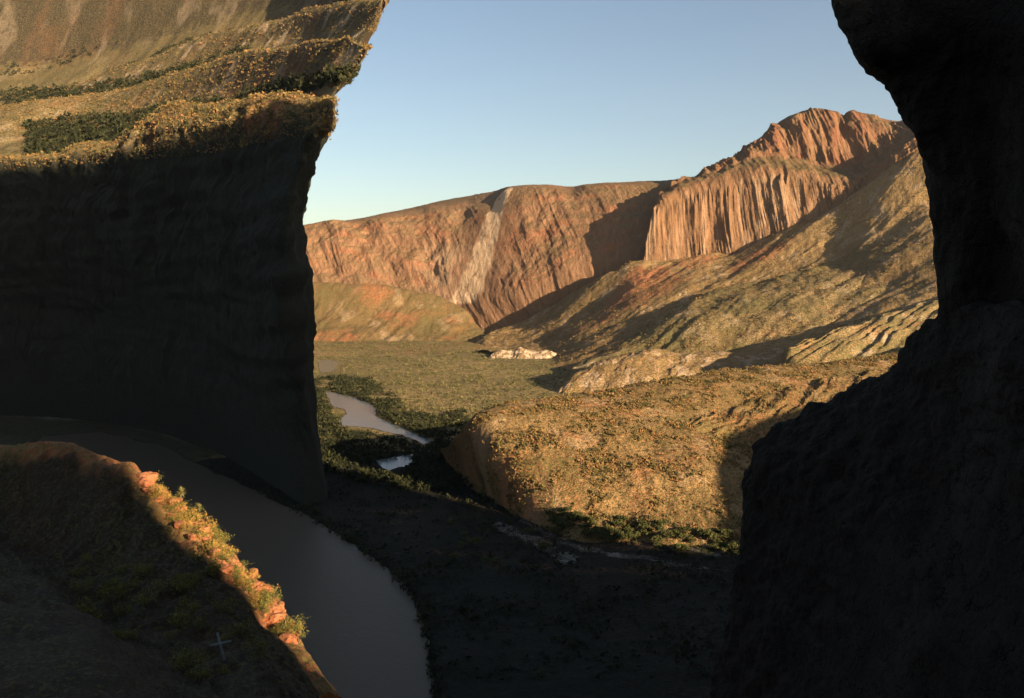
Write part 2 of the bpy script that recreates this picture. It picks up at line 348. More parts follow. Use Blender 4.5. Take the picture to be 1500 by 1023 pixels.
# talus apron running down from the cliff foot
def k_apron(P, U, V, S, T):
    x, y = P[..., 0], P[..., 1]
    def blob(px, py, d, rx, ry):
        c = W((px, py, d)); q = ((x - c[0]) / rx) ** 2 + ((y - c[1]) / ry) ** 2
        return 1 - smooth(.5, 1.2, q + .5 * fbm(x / 45, y / 45, 2, 4))
    red = np.clip(blob(945, 430, 2330, 105, 120) + blob(870, 482, 2240, 70, 40) + .8 * blob(1110, 395, 2280, 90, 50) + .6 * blob(1020, 398, 2400, 60, 60), 0, 1)
    return {'pale': .3 * smooth(.1, .5, fbm(x / 40, y / 40, 4, 4)) * (1 - red), 'red': red}
loft('talus_slope', [
    [('w', 30, 2820, -215), ('w', 150, 2750, -180), ('w', 250, 2680, -120), ('w', 400, 2600, -60), ('w', 700, 2500, 0), ('w', 1000, 2400, 50), ('w', 1400, 2300, 100)],
    [('w', -70, 2760, -214), (736, 482, 2720), (770, 468, 2660), (800, 452, 2610), (835, 433, 2570), (870, 414, 2540), (905, 399, 2510), (945, 385, 2482), (1010, 380, 2472), (1060, 372, 2442), (1110, 357, 2402), (1160, 337, 2372), (1200, 317, 2342), (1240, 295, 2312), (1290, 258, 2282), (1330, 228, 2260), (1420, 186, 2230), (1560, 146, 2210)],
    [('w', -95, 2600, -214), (722, 490, 2600), (790, 482, 2480), (860, 462, 2370), (930, 440, 2280), (1000, 425, 2240), (1100, 400, 2210), (1200, 372, 2180), (1300, 330, 2120), (1420, 290, 2060), (1560, 260, 2000)],
    [('w', -105, 2450, -214), (712, 505, 2440), (790, 512, 2260), (860, 503, 2080), (930, 488, 2040), (1020, 470, 2055), (1100, 450, 2050), (1200, 430, 1980), (1300, 400, 1900), (1420, 380, 1800), (1560, 350, 1750)],
    [('w', -100, 2200, -216), (705, 522, 2205), (780, 548, 1870), (860, 562, 1700), (960, 568, 1640), (1100, 550, 1600), (1250, 530, 1550), (1400, 520, 1500), (1560, 500, 1450)]],
    760, [16, 70, 60, 50], M_apron, soft(11, 170, 1.8, 18, 4.5, 120, 1.1), k_apron, key='apron', flip=True)

# ------------------------------------------------------------------ spurs and badland hills of the middle ground
loft('spur_ridge', [
    [('w', 160, 2080, -215), ('w', 420, 2200, -130), ('w', 800, 2300, -80), ('w', 1200, 2200, -60)],
    [('w', 168, 1890, -216), (884, 519, 1935), (915, 500, 1975), (950, 478, 2025), (985, 457, 2065), (1020, 437, 2100), (1060, 425, 2120), (1130, 408, 2120), (1200, 396, 2090), (1280, 385, 2050), (1400, 375, 2000), (1560, 360, 1950)],
    [('w', 168, 1890, -216), (878, 526, 1845), (930, 510, 1850), (980, 490, 1860), (1030, 470, 1870), (1100, 452, 1880), (1200, 440, 1860), (1300, 425, 1840), (1400, 415, 1800), (1560, 400, 1760)],
    [('w', 168, 1890, -216), (872, 548, 1800), (930, 553, 1750), (1000, 557, 1700), (1100, 556, 1680), (1200, 548, 1650), (1300, 535, 1600), (1400, 520, 1560), (1560, 500, 1520)]],
    560, [20, 60, 60], M_hill, soft(8, 130, 1.8, 16, 3.0, 90, .9), patches(.22, .15, 60), key='spur', flip=True)
loft('pale_hill', [
    [('w', 90, 1640, -212), ('w', 250, 1720, -195), ('w', 560, 1780, -180)],
    [('w', 62, 1500, -214), (828, 560, 1530), (845, 547, 1540), (868, 537, 1550), (900, 524, 1560), (930, 517, 1570), (960, 514, 1580), (1000, 519, 1590), (1050, 517, 1600), (1090, 520, 1610), (1120, 512, 1620), (1170, 503, 1640), (1220, 500, 1650)],
    [('w', 62, 1480, -214), (832, 563, 1490), (900, 545, 1500), (960, 540, 1500), (1050, 540, 1510), (1120, 535, 1520), (1220, 525, 1530)],
    [('w', 60, 1460, -216), (838, 584, 1460), (900, 587, 1430), (980, 588, 1420), (1060, 588, 1420), (1150, 588, 1420), (1220, 588, 1420)]],
    420, [16, 36, 40], M_apron, soft(4, 60, 1.0, 10, 2.2, 42, .4),
    lambda P, U, V, S, T: {'pale': np.clip(.05 + .45 * smooth(-.1, .5, fbm(P[..., 0] / 30, P[..., 1] / 30, 3, 4)), 0, 1) * smooth(.9, 1.2, V), 'red': 0 * U}, flip=True)
loft('pale_hill', [
    [('w', 100, 1960, -212), ('w', 190, 1950, -212)],
    [('w', 50, 1730, -212), (818, 553, 1700), (838, 540, 1740), (862, 529, 1770), (895, 523, 1800), (935, 520, 1830)],
    [('w', 45, 1640, -212), (812, 564, 1640), (850, 564, 1640), (890, 562, 1660), (935, 560, 1690)]],
    160, [12, 24], M_hill, soft(2, 60, 1.0, 10, 2, 38, .4), patches(.6, 0, 30), flip=True)
loft('white_outcrop', [
    [('w', -30, 2160, -206), ('w', 90, 2130, -206)],
    [('w', -62, 2095, -210), (722, 518, 2110), (735, 513, 2120), (750, 515, 2120), (762, 509, 2120), (780, 515, 2110), (800, 514, 2100), (822, 521, 2090), ('w', 140, 2080, -210)],
    [('w', -62, 2095, -210), (718, 528, 2070), (740, 529, 2060), (752, 530, 2050), (775, 531, 2040), (800, 531, 2045), (828, 529, 2060), ('w', 140, 2060, -210)]],
    200, [8, 24], M_apron, soft(1, 20, 1.0, 6, 1.2, 16, .4),
    lambda P, U, V, S, T: {'pale': .3 + 1.2 * smooth(-.1, .2, fbm(P[..., 0] / 14, P[..., 1] / 14, 3, 3)) + 0 * U, 'red': 0 * U}, flip=True)
loft('side_ridge', [
    [('w', 440, 1640, -180), ('w', 800, 1800, -130), ('w', 1100, 1900, -100)],
    [('w', 395, 1400, -215), (1158, 511, 1410), (1190, 502, 1440), (1230, 488, 1480), (1262, 478, 1520), (1290, 467, 1560), (1330, 456, 1600), (1380, 440, 1650), (1450, 418, 1700), (1560, 390, 1750)],
    [('w', 395, 1400, -215), (1160, 518, 1380), (1230, 508, 1400), (1300, 498, 1430), (1380, 485, 1470), (1450, 475, 1500), (1560, 465, 1520)],
    [('w', 395, 1400, -215), (1145, 575, 1350), (1230, 572, 1320), (1320, 568, 1300), (1400, 566, 1290), (1560, 560, 1280)]],
    320, [16, 40, 30], M_hill, soft(4, 80, 1.2, 12, 5, 55, .9), patches(.35, .3, 50), flip=True)
# ------------------------------------------------------------------ the rounded scrub mound
def d_mound(P, U, V, S, T):
    n = fbm(P[..., 0] / 70, P[..., 1] / 70, 2, 4)
    g = ridged((P[..., 0] + .25 * P[..., 1] + 10 * n) / 34, P[..., 1] / 200, 6, 3)
    e = 1 - .7 * smooth(.0, .4, 1 - np.abs(V - 1))
    return None, 3.2 * n + 1.8 * g * e + .8 * fbm(P[..., 0] / 7, P[..., 1] / 7, 1, 3)
loft('scrub_mound', [
    [('w', -85, 985, -212), ('w', -30, 1010, -215), ('w', 60, 1090, -210), ('w', 250, 1180, -200), ('w', 500, 1350, -180), ('w', 900, 1550, -150)],
    [(646, 665, 920), (668, 640, 850), (684, 622, 822), (700, 608, 825), (740, 593, 840), (780, 586, 855), (830, 581, 878), (900, 573, 915), (950, 562, 945), (1000, 553, 975), (1100, 541, 1045), (1200, 533, 1120), (1300, 522, 1195), (1380, 503, 1280), (1480, 475, 1350), (1600, 450, 1400)],
    [(650, 672, 915), (680, 655, 830), (700, 660, 790), (735, 652, 768), (800, 642, 772), (900, 636, 788), (1000, 632, 812), (1100, 618, 868), (1200, 598, 950), (1300, 580, 1020), (1480, 550, 1130), (1600, 540, 1150)],
    [(656, 683, 905), (692, 684, 818), (726, 702, 760), (765, 705, 735), (820, 702, 726), (900, 700, 722), (1000, 702, 722), (1060, 705, 730), (1120, 700, 758), (1200, 690, 808), (1300, 680, 860), (1480, 650, 930), (1600, 640, 950)],
    [(664, 696, 875), (706, 718, 812), (736, 742, 758), (782, 756, 712), (830, 758, 693), (900, 760, 686), (1000, 766, 676), (1060, 770, 668), (1120, 773, 680), (1200, 768, 700), (1300, 758, 720), (1480, 740, 780), (1600, 730, 800)],
    [(670, 705, 860), (708, 735, 795), (747, 765, 737), (790, 785, 700), (850, 800, 655), (950, 804, 648), (1060, 808, 642), (1150, 814, 636), (1300, 817, 635), (1480, 817, 640), (1600, 817, 640)]],
    760, [24, 90, 90, 70, 24], M_mound, d_mound, patches(.18, .35, 40), key='mound', flip=True)
loft('mound_fold', [
    [('w', 190, 900, -170), ('w', 300, 1010, -160), ('w', 480, 1150, -150)],
    [(1000, 629, 832), (1020, 618, 845), (1060, 604, 880), (1100, 590, 915), (1140, 578, 950), (1200, 561, 1010), (1250, 551, 1060), (1295, 543, 1100), (1360, 530, 1150)],
    [(1004, 640, 815), (1040, 640, 815), (1100, 635, 830), (1200, 620, 880), (1295, 605, 930), (1360, 590, 970)],
    [(1000, 662, 800), (1060, 680, 790), (1130, 700, 780), (1200, 700, 800), (1295, 690, 850), (1360, 680, 890)]],
    260, [12, 36, 36], M_mound, soft(1.5, 40, .7, 8, 2.5, 28, .5), patches(.1, .6, 40), key='fold', flip=True)

# ------------------------------------------------------------------ left canyon side and the spurs behind it
def d_left(P, U, V, S, T):
    n = fbm(P[..., 0] / 160, P[..., 1] / 160, P[..., 2] / 160, 4)
    g = ridged((S + .3 * T + 20 * n) / 90, T / 420, 2, 3)
    k = smooth(0, 1, V)
    return k * (2.0 * g * (1 - .7 * smooth(3.3, 4, V)) + 9 * n * (1 - smooth(3, 4, V)) + 3.5 * fbm(P[..., 0] / 28, P[..., 1] / 28, P[..., 2] / 28, 4) + (1 - smooth(3.2, 3.8, V)) * (3.2 * perlin(P[..., 2] / 13 + n, S / 150, 2) + 5 * ridged(S / 48 + n, T / 260, 2, 4))), 4 * n + 1.1 * fbm(P[..., 0] / 9, P[..., 1] / 9, P[..., 2] / 9, 3)
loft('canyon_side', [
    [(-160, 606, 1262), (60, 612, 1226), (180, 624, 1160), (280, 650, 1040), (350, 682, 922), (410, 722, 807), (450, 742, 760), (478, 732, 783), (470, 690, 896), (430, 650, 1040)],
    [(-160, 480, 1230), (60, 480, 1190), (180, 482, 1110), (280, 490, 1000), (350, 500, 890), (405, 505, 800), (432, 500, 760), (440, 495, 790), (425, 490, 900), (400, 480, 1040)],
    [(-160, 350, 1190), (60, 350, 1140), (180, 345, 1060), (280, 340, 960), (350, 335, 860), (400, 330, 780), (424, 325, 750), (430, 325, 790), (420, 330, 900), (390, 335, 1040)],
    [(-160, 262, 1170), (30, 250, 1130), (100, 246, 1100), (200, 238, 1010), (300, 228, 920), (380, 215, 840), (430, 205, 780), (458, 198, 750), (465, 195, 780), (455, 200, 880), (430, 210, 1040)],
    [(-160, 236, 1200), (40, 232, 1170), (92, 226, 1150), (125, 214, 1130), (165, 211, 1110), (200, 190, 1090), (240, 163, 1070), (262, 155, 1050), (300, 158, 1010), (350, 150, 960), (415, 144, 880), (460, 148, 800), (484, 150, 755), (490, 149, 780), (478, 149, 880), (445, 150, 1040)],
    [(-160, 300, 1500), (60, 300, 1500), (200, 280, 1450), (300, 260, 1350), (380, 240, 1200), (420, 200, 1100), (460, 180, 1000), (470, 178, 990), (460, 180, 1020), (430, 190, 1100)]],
    760, [60, 50, 50, 60, 10], M_left, d_left, lambda P, U, V, S, T: dict(patches(.1, .5, 60)(P, U, V, S, T), dark=1 - smooth(3.0, 3.45, V + .12 * fbm(S / 40, T / 40, 3, 4))), key='left', flip=True)  # dark mask paints the lower wall's shade into its colour
def d_up(P, U, V, S, T):
    n = fbm(P[..., 0] / 130, P[..., 1] / 130, 5, 4)
    g = ridged((P[..., 0] * .8 - P[..., 1] * .4 + 16 * n) / 75, P[..., 1] / 600, 8, 3)
    return None, 4 * n + 4 * g * (1 - .6 * smooth(.75, 1, 1 - np.abs(V - 2))) + 1.2 * fbm(P[..., 0] / 12, P[..., 1] / 12, 7, 3)
loft('upper_spur', [
    [(-160, 250, 1250), (60, 240, 1250), (240, 215, 1200), (400, 190, 1080), (460, 170, 900), (465, 165, 950), (440, 165, 1150)],
    [(-160, 200, 1420), (60, 190, 1420), (150, 185, 1400), (240, 165, 1350), (400, 132, 1180), (475, 122, 980), (505, 122, 920), (510, 120, 960), (485, 122, 1200)],
    [(-160, 170, 1600), (20, 158, 1600), (60, 152, 1590), (110, 148, 1570), (160, 141, 1550), (235, 121, 1500), (280, 105, 1450), (320, 92, 1400), (400, 74, 1260), (480, 62, 1080), (515, 64, 980), (536, 72, 940), (542, 72, 980), (515, 74, 1300)],
    [(-160, 240, 1900), (160, 220, 1900), (400, 150, 1700), (470, 120, 1300), (490, 110, 1250), (470, 120, 1500)]],
    620, [30, 60, 10], M_left, d_up, patches(.25, .2, 40), key='up2', flip=True)
loft('upper_spur', [
    [(-160, 190, 1700), (60, 180, 1700), (240, 150, 1600), (420, 110, 1450), (510, 90, 1100), (530, 80, 1250)],
    [(-160, 165, 1850), (60, 150, 1830), (140, 140, 1800), (240, 110, 1750), (420, 60, 1600), (545, 45, 1200), (552, 42, 1400)],
    [(-160, 150, 2050), (60, 137, 2000), (105, 132, 1980), (128, 126, 1970), (150, 116, 1950), (185, 104, 1930), (218, 92, 1900), (275, 69, 1850), (330, 50, 1800), (450, 20, 1650), (565, 5, 1300), (572, 0, 1500)],
    [(-160, 220, 2350), (60, 200, 2350), (300, 150, 2200), (490, 90, 1450), (500, 90, 1550)]],
    520, [20, 50, 8], M_left, d_up, patches(.45, .2, 40), key='up3', flip=True)
loft('upper_spur', [
    [(-160, 170, 2200), (60, 160, 2180), (240, 120, 2050), (420, 70, 1950), (490, 60, 1500), (495, 50, 1700)],
    [(-160, 120, 2450), (60, 100, 2400), (240, 60, 2300), (420, 10, 2150), (540, 0, 1650), (545, -5, 1900)],
    [(-160, -60, 2700), (60, -80, 2650), (240, -100, 2550), (420, -120, 2400), (570, -110, 1800), (576, -110, 1950)],
    [(-160, 200, 3200), (240, 100, 3100), (470, 60, 2000), (480, 60, 2100)]],
    520, [30, 50, 8], M_left, d_up, patches(.14, .1, 70), key='up4', flip=True)

# ------------------------------------------------------------------ near ridge lower left
def d_near(P, U, V, S, T):
    n = fbm(P[..., 0] / 9, P[..., 1] / 9, P[..., 2] / 9, 4)
    r = ridged(P[..., 0] / 3.2, P[..., 1] / 3.2, P[..., 2] / 3.2, 3)
    top = smooth(1.2, 1.9, V) * (1 - smooth(3.4, 3.9, V))
    far = 1 - smooth(0, 1.2, V)
    return None, .55 * n * (1 + 2 * far) + .28 * r * (.4 + top) + .12 * fbm(P[..., 0] / .9, P[..., 1] / .9, P[..., 2] / .9, 3)
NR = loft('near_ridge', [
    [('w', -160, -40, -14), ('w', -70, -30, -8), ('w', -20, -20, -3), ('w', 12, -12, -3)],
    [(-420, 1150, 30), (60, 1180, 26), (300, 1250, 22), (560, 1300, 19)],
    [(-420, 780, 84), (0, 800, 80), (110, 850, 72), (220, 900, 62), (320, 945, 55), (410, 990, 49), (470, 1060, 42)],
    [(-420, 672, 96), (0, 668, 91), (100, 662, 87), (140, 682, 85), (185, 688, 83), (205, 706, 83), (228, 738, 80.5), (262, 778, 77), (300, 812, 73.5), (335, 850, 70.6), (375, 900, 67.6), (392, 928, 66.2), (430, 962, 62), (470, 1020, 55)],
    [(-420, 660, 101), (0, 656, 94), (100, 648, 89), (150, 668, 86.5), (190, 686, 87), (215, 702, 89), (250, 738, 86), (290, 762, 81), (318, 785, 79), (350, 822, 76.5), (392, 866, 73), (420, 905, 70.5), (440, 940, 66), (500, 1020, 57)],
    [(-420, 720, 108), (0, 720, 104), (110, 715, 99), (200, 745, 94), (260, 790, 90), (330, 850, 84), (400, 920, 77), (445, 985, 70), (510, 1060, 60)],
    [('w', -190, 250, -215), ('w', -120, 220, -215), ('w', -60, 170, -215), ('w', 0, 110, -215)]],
    560, [24, 70, 80, 40, 16, 16], M_near, d_near, lambda P, U, V, S, T: {'pale': 0 * U, 'dark': .93 * (1 - smooth(2.72, 2.98, V + .12 * fbm(P[..., 0] / 3, P[..., 1] / 3, P[..., 2] / 3, 4))), 'red': .7 * smooth(0, .4, fbm(P[..., 0] / 4, P[..., 1] / 4, P[..., 2] / 4, 3))}, key='near', flip=True)  # dark mask paints shade on the slope below the crest

# ------------------------------------------------------------------ near rock wall at the right, added to stand in for the dark surround
def d_added_wall(P, U, V, S, T):
    r = ridged(P[..., 0] / 11, P[..., 1] / 11, P[..., 2] / 16, 4)
    return .45 * fbm(P[..., 0] / 6, P[..., 1] / 6, P[..., 2] / 6, 5) + .25 * (r - .9) + .35 * perlin(P[..., 2] / 2.6 + .5 * r, P[..., 0] / 20, 3) + .25 * ridged(P[..., 0] / 3, P[..., 1] / 3, P[..., 2] / 7, 3), None
loft('added_dark_wall', [
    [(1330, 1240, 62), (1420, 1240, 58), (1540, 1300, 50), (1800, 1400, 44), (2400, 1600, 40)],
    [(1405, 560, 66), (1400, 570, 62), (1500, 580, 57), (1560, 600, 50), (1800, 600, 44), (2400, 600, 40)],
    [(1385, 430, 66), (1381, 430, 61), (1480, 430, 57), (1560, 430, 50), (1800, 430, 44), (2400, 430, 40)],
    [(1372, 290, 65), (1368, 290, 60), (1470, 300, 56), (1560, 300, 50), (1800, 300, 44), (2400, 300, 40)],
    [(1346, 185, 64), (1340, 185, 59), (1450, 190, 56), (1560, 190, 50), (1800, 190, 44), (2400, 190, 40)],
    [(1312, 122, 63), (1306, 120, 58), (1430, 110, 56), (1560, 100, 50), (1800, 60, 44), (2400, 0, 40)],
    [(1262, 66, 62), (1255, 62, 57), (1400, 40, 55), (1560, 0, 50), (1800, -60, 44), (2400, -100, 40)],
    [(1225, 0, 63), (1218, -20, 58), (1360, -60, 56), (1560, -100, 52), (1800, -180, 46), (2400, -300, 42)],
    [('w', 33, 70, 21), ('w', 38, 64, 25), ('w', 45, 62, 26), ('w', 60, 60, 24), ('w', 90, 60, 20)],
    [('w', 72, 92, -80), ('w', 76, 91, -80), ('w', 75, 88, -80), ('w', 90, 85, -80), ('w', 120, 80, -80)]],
    420, 44, M_dark, d_added_wall, key='added_wall', flip=True)

CR = [(1030, 1080, 76), (1068, 900, 78), (1086, 790, 79), (1090, 705, 79), (1112, 648, 78), (1175, 604, 76), (1245, 574, 74), (1302, 540, 70), (1345, 490, 66), (1400, 450, 60), (1600, 430, 50), (2200, 430, 42)]
def d_but(P, U, V, S, T):
    e = smooth(.3, 1, V)
    return e * (.55 * fbm(P[..., 0] / 5, P[..., 1] / 5, P[..., 2] / 5, 5) + .35 * (ridged(P[..., 0] / 4, P[..., 1] / 4, P[..., 2] / 4, 4) - .9)), None
loft('added_shade_buttress', [  # made-up rock, placed to cover the mound's shaded side with black
    [('w', (a - CX) / F * c + 4, c + 26, (HY - b) / F * c - 75) for a, b, c in CR],
    [('w', (a - CX) / F * c + 2.5, c + 5, (HY - b) / F * c - 2.5) for a, b, c in CR],
    CR,
    [(1062, 1110, 71), (1108, 930, 72), (1130, 815, 73), (1142, 745, 73), (1162, 690, 72), (1212, 645, 70), (1272, 615, 68), (1325, 580, 65), (1370, 540, 61), (1430, 515, 56), (1600, 500, 47), (2200, 500, 40)],
    [(1120, 1180, 60), (1180, 1030, 62), (1210, 930, 63), (1230, 860, 63), (1260, 800, 62), (1300, 760, 61), (1350, 730, 60), (1400, 700, 57), (1440, 660, 55), (1490, 640, 51), (1600, 620, 44), (2200, 600, 38)],
    [(1200, 1500, 40), (1300, 1450, 40), (1350, 1420, 40), (1400, 1400, 40), (1450, 1380, 40), (1500, 1350, 40), (1550, 1300, 40), (1600, 1260, 38), (1700, 1200, 36), (1800, 1160, 34), (2000, 1100, 32), (2600, 1100, 28)]],
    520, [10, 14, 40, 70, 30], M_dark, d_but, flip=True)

# ------------------------------------------------------------------ unseen ridge added behind and right of the camera, skyline shaped to block sun
prof = [(-700, 120), (-300, 140), (-60, 130), (0, 90), (20, 110), (33.1, 115), (33.6, 38), (46, 38), (52, 55), (60, 140), (90, 260), (150, 400), (240, 480), (330, 530),
        (380, 500), (420, 430), (460, 300), (490, 190), (506, 110), (514, 20), (522, -48), (550, -58), (585, -38), (640, -3), (720, 22), (788, 30), (941, 34), (1080, 48), (1200, 60), (1500, 90), (1900, 140), (2600, 200), (3600, 260)]
pp = np.unique(np.concatenate([np.linspace(-700, -20, 60), np.linspace(-20, 70, 120), np.linspace(70, 1300, 420), np.linspace(1300, 3600, 160)]))
hh = np.interp(pp, [a for a, b in prof], [b for a, b in prof])
hh = hh + (2.5 * fbm(pp / 23, 0, 0, 4)) * smooth(90, 160, np.abs(pp - 20))
rows = []
for q, k, base in ((120, 0.0, -215), (165, .35, -120), (188, .8, -40), (200, 1.0, 0), (215, .93, 0), (300, .6, -60), (520, .0, -215)):
    h = np.where(k == 1.0, hh, hh * k + (1 - k) * (base if base else -10))
    h = np.minimum(h, hh)
    qq = q + (14 * fbm(pp / 60, q / 60, 1, 3) if k < 1 else 0)
    rows.append(np.stack([pp * PH[0] + qq * SH[0], pp * PH[1] + qq * SH[1], h], -1))
P = np.stack(rows)
Pf = np.concatenate([P[i] + (P[i + 1] - P[i]) * t for i in range(len(P) - 1) for t in (np.arange(5) / 5)[:, None, None]] + [P[-1][None]]) if False else None
fine = []
for i in range(len(P) - 1):
    for t in np.arange(5) / 5: fine.append(P[i] + (P[i + 1] - P[i]) * t)
fine.append(P[-1]); fine = np.stack(fine)
mesh_grid('added_shade_ridge', fine, M_dark, flip=False)

# ------------------------------------------------------------------ river
def water_mat(name, col, rough, spec, bump):
    m, nt, b = new_mat(name)
    b.inputs['Base Color'].default_value = (*col, 1)
    b.inputs['Roughness'].default_value = rough; b.inputs['IOR'].default_value = 1.33; b.inputs['Specular IOR Level'].default_value = spec
    geo = nt.nodes.new('ShaderNodeNewGeometry')
    n = noise(nt, geo.outputs['Position'], .22, 6, .7, .8)
    bp = nt.nodes.new('ShaderNodeBump'); bp.inputs['Distance'].default_value = bump; bp.inputs['Strength'].default_value = .35
    nt.links.new(n, bp.inputs['Height']); nt.links.new(bp.outputs[0], b.inputs['Normal'])
    return m
M_water = water_mat('muddy_water', (.095, .075, .052), .42, .13, .9)
M_far_water = water_mat('still_water', (.11, .125, .12), .20, .5, .12)
import bmesh
def outline(pts, amp=1.2, n=5):
    P = [W(flo(*p)) for p in pts]; out = []
    for i in range(len(P)):
        a, b = np.array(P[i]), np.array(P[(i + 1) % len(P)])
        for t in range(n):
            q = a + (b - a) * t / n
            out.append((q[0] + amp * perlin(q[0] / 9, q[1] / 9, 1), q[1] + 2.5 * amp * perlin(q[0] / 9, q[1] / 9, 5)))
    return out
bm = bmesh.new()
Z0 = FLOOR + .05
for pts, amp in (([(464, 530), (480, 527), (500, 531), (490, 538), (492, 543), (470, 546)], 5),
            ([(475, 573), (488, 575), (505, 579), (520, 583), (538, 589), (548, 596), (556, 604), (549, 609), (560, 614), (572, 619), (590, 627), (612, 637), (634, 646), (620, 651), (606, 644), (588, 637), (566, 633), (545, 627), (520, 625), (500, 623), (497, 614), (508, 607), (504, 599), (488, 596)], 2.2),
            ([(548, 675), (575, 670), (607, 665), (604, 676), (598, 682), (583, 685), (570, 690), (560, 685)], 1.5)):
    f = bm.faces.new([bm.verts.new((x, y, Z0)) for x, y in outline(pts, amp)])
bmesh.ops.triangulate(bm, faces=bm.faces[:])
me = bpy.data.meshes.new('river'); bm.to_mesh(me); bm.free(); me.materials.append(M_far_water)
o = bpy.data.objects.new('river', me); C.objects.link(o); o['kind'] = 'structure'
bm = bmesh.new()
f = bm.faces.new([bm.verts.new((x, y, Z0)) for x, y in outline([(60, 640), (150, 634), (230, 652), (300, 684), (370, 716), (440, 752), (510, 792), (570, 836), (612, 885), (630, 960), (640, 1080), (200, 1080), (60, 800), (20, 700)], 5.0)])
bmesh.ops.triangulate(bm, faces=bm.faces[:])
me = bpy.data.meshes.new('river_bend'); bm.to_mesh(me); bm.free(); me.materials.append(M_water)
o = bpy.data.objects.new('river_bend', me); C.objects.link(o); o['kind'] = 'structure'

# ------------------------------------------------------------------ scrub
def leaf_mat(name, c1, c2, scale=.25, c3=None):
    m, nt, b = new_mat(name)
    geo = nt.nodes.new('ShaderNodeNewGeometry')
    n = noise(nt, geo.outputs['Position'], scale, 3, .7)
    st = [(.36, c1), (.64, c2)] if c3 is None else [(.34, c1), (.5, c2), (.66, c3)]
    nt.links.new(ramp(nt, n, st), b.inputs['Base Color'])
    return m
M_scrub = leaf_mat('scrub_leaves', (.050, .055, .018), (.16, .115, .042), .10, (.30, .15, .06))
M_vscrub = leaf_mat('valley_leaves', (.05, .058, .020), (.15, .125, .045), .06)
M_shade_leaves = leaf_mat('shade_dark_leaves', (.012, .016, .007), (.036, .038, .014), .08)  # leaf colour taken near black, shade painted in
M_tree = leaf_mat('tree_leaves', (.04, .052, .016), (.10, .095, .03), .5)
M_bark = leaf_mat('bark', (.06, .045, .03), (.12, .09, .06), 1.5)
def bush_template(k, rs, flat=.75, size=.42):
    """k ragged triangles filling a unit dome."""
    v = []
    for i in range(k):
        a = rs.uniform(0, 2 * math.pi); z = rs.uniform(.05, 1); r = math.sqrt(max(0, 1 - z * z)) * rs.uniform(.5, 1)
        c = np.array([math.cos(a) * r, math.sin(a) * r, z * flat])
        t = rs.normal(size=(3, 3)); t -= t.mean(0); t *= size / np.linalg.norm(t, axis=1).mean()
        v.append(c + t)
    return np.array(v)                      # (k,3,3)
def tri_mesh(name, V, mat, parent=None):
    me = bpy.data.meshes.new(name); n = V.reshape(-1, 3).shape[0]
    me.vertices.add(n); me.vertices.foreach_set('co', V.reshape(-1).astype(np.float32))
    me.loops.add(n); me.loops.foreach_set('vertex_index', np.arange(n, dtype=np.int32))
    me.polygons.add(n // 3); me.polygons.foreach_set('loop_start', np.arange(0, n, 3, dtype=np.int32))
    me.update(calc_edges=True); me.materials.append(mat)
    o = bpy.data.objects.new(name, me); C.objects.link(o)
    if parent: o.parent = parent
    return o
rs = np.random.RandomState(3)
TPL = [bush_template(11, rs) for _ in range(12)]
def scatter(points, smin, smax, k=11, tpl=TPL):
    n = len(points); out = np.empty((n, k, 3, 3), np.float32)
    s = rs.uniform(smin, smax, n) * rs.choice([.4, .6, .9, 1.1, 1.5, 2.3], n); a = rs.uniform(0, 2 * math.pi, n); w = rs.randint(0, len(tpl), n)
    T = np.stack([t[:k] for t in tpl])[w]
    ca, sa = np.cos(a)[:, None, None], np.sin(a)[:, None, None]
    out[..., 0] = (T[..., 0] * ca - T[..., 1] * sa) * s[:, None, None] + points[:, 0, None, None]
    out[..., 1] = (T[..., 0] * sa + T[..., 1] * ca) * s[:, None, None] + points[:, 1, None, None]
    out[..., 2] = T[..., 2] * s[:, None, None] * 1.1 + points[:, 2, None, None]
    return out.reshape(-1, 3, 3)
def on_surface(key, n, v0, v1, px=(0, 1500), dens=None):
    P, V, U = SURF[key]; nv, nu = P.shape[:2]
    c = P[:-1, :-1]; ar = np.linalg.norm(np.cross(P[:-1, 1:] - c, P[1:, :-1] - c), axis=2)
    X_ = c[..., 0] / np.maximum(c[..., 1], 1) * F + CX
    ar = ar * (V[:-1, :-1] >= v0) * (V[:-1, :-1] <= v1) * (X_ > px[0]) * (X_ < px[1])
    if dens is not None: ar = ar * dens(c)
    p = ar.ravel() / ar.sum()
    i = rs.choice(len(p), n, p=p); r, q = np.unravel_index(i, ar.shape)
    a, b = rs.rand(n, 1), rs.rand(n, 1)
    return P[r, q] * (1 - a) * (1 - b) + P[r, q + 1] * a * (1 - b) + P[r + 1, q] * (1 - a) * b + P[r + 1, q + 1] * a * b
clump = lambda lam, lo=-.25: (lambda c: np.clip(fbm(c[..., 0] / lam, c[..., 1] / lam, 4, 3) - lo, .03, 1))
def stuff(name, V, mat):
    o = tri_mesh(name, V, mat); o['kind'] = 'stuff'; return o
stuff('mound_scrub', scatter(np.concatenate([on_surface('mound', 46000, .8, 4.9, (600, 1500), clump(30, -.15)), on_surface('fold', 3000, 1, 3)]), .55, 1.35), M_scrub)
stuff('hillside_scrub', scatter(np.concatenate([on_surface('spur', 9000, .9, 3, dens=clump(40)), on_surface('apron', 11000, 1, 4, dens=clump(60)),
      on_surface('left', 9000, 3, 4.1), on_surface('up2', 9000, .8, 2.1), on_surface('up3', 6000, .8, 2.1)]), .9, 2.0, 7), M_scrub)
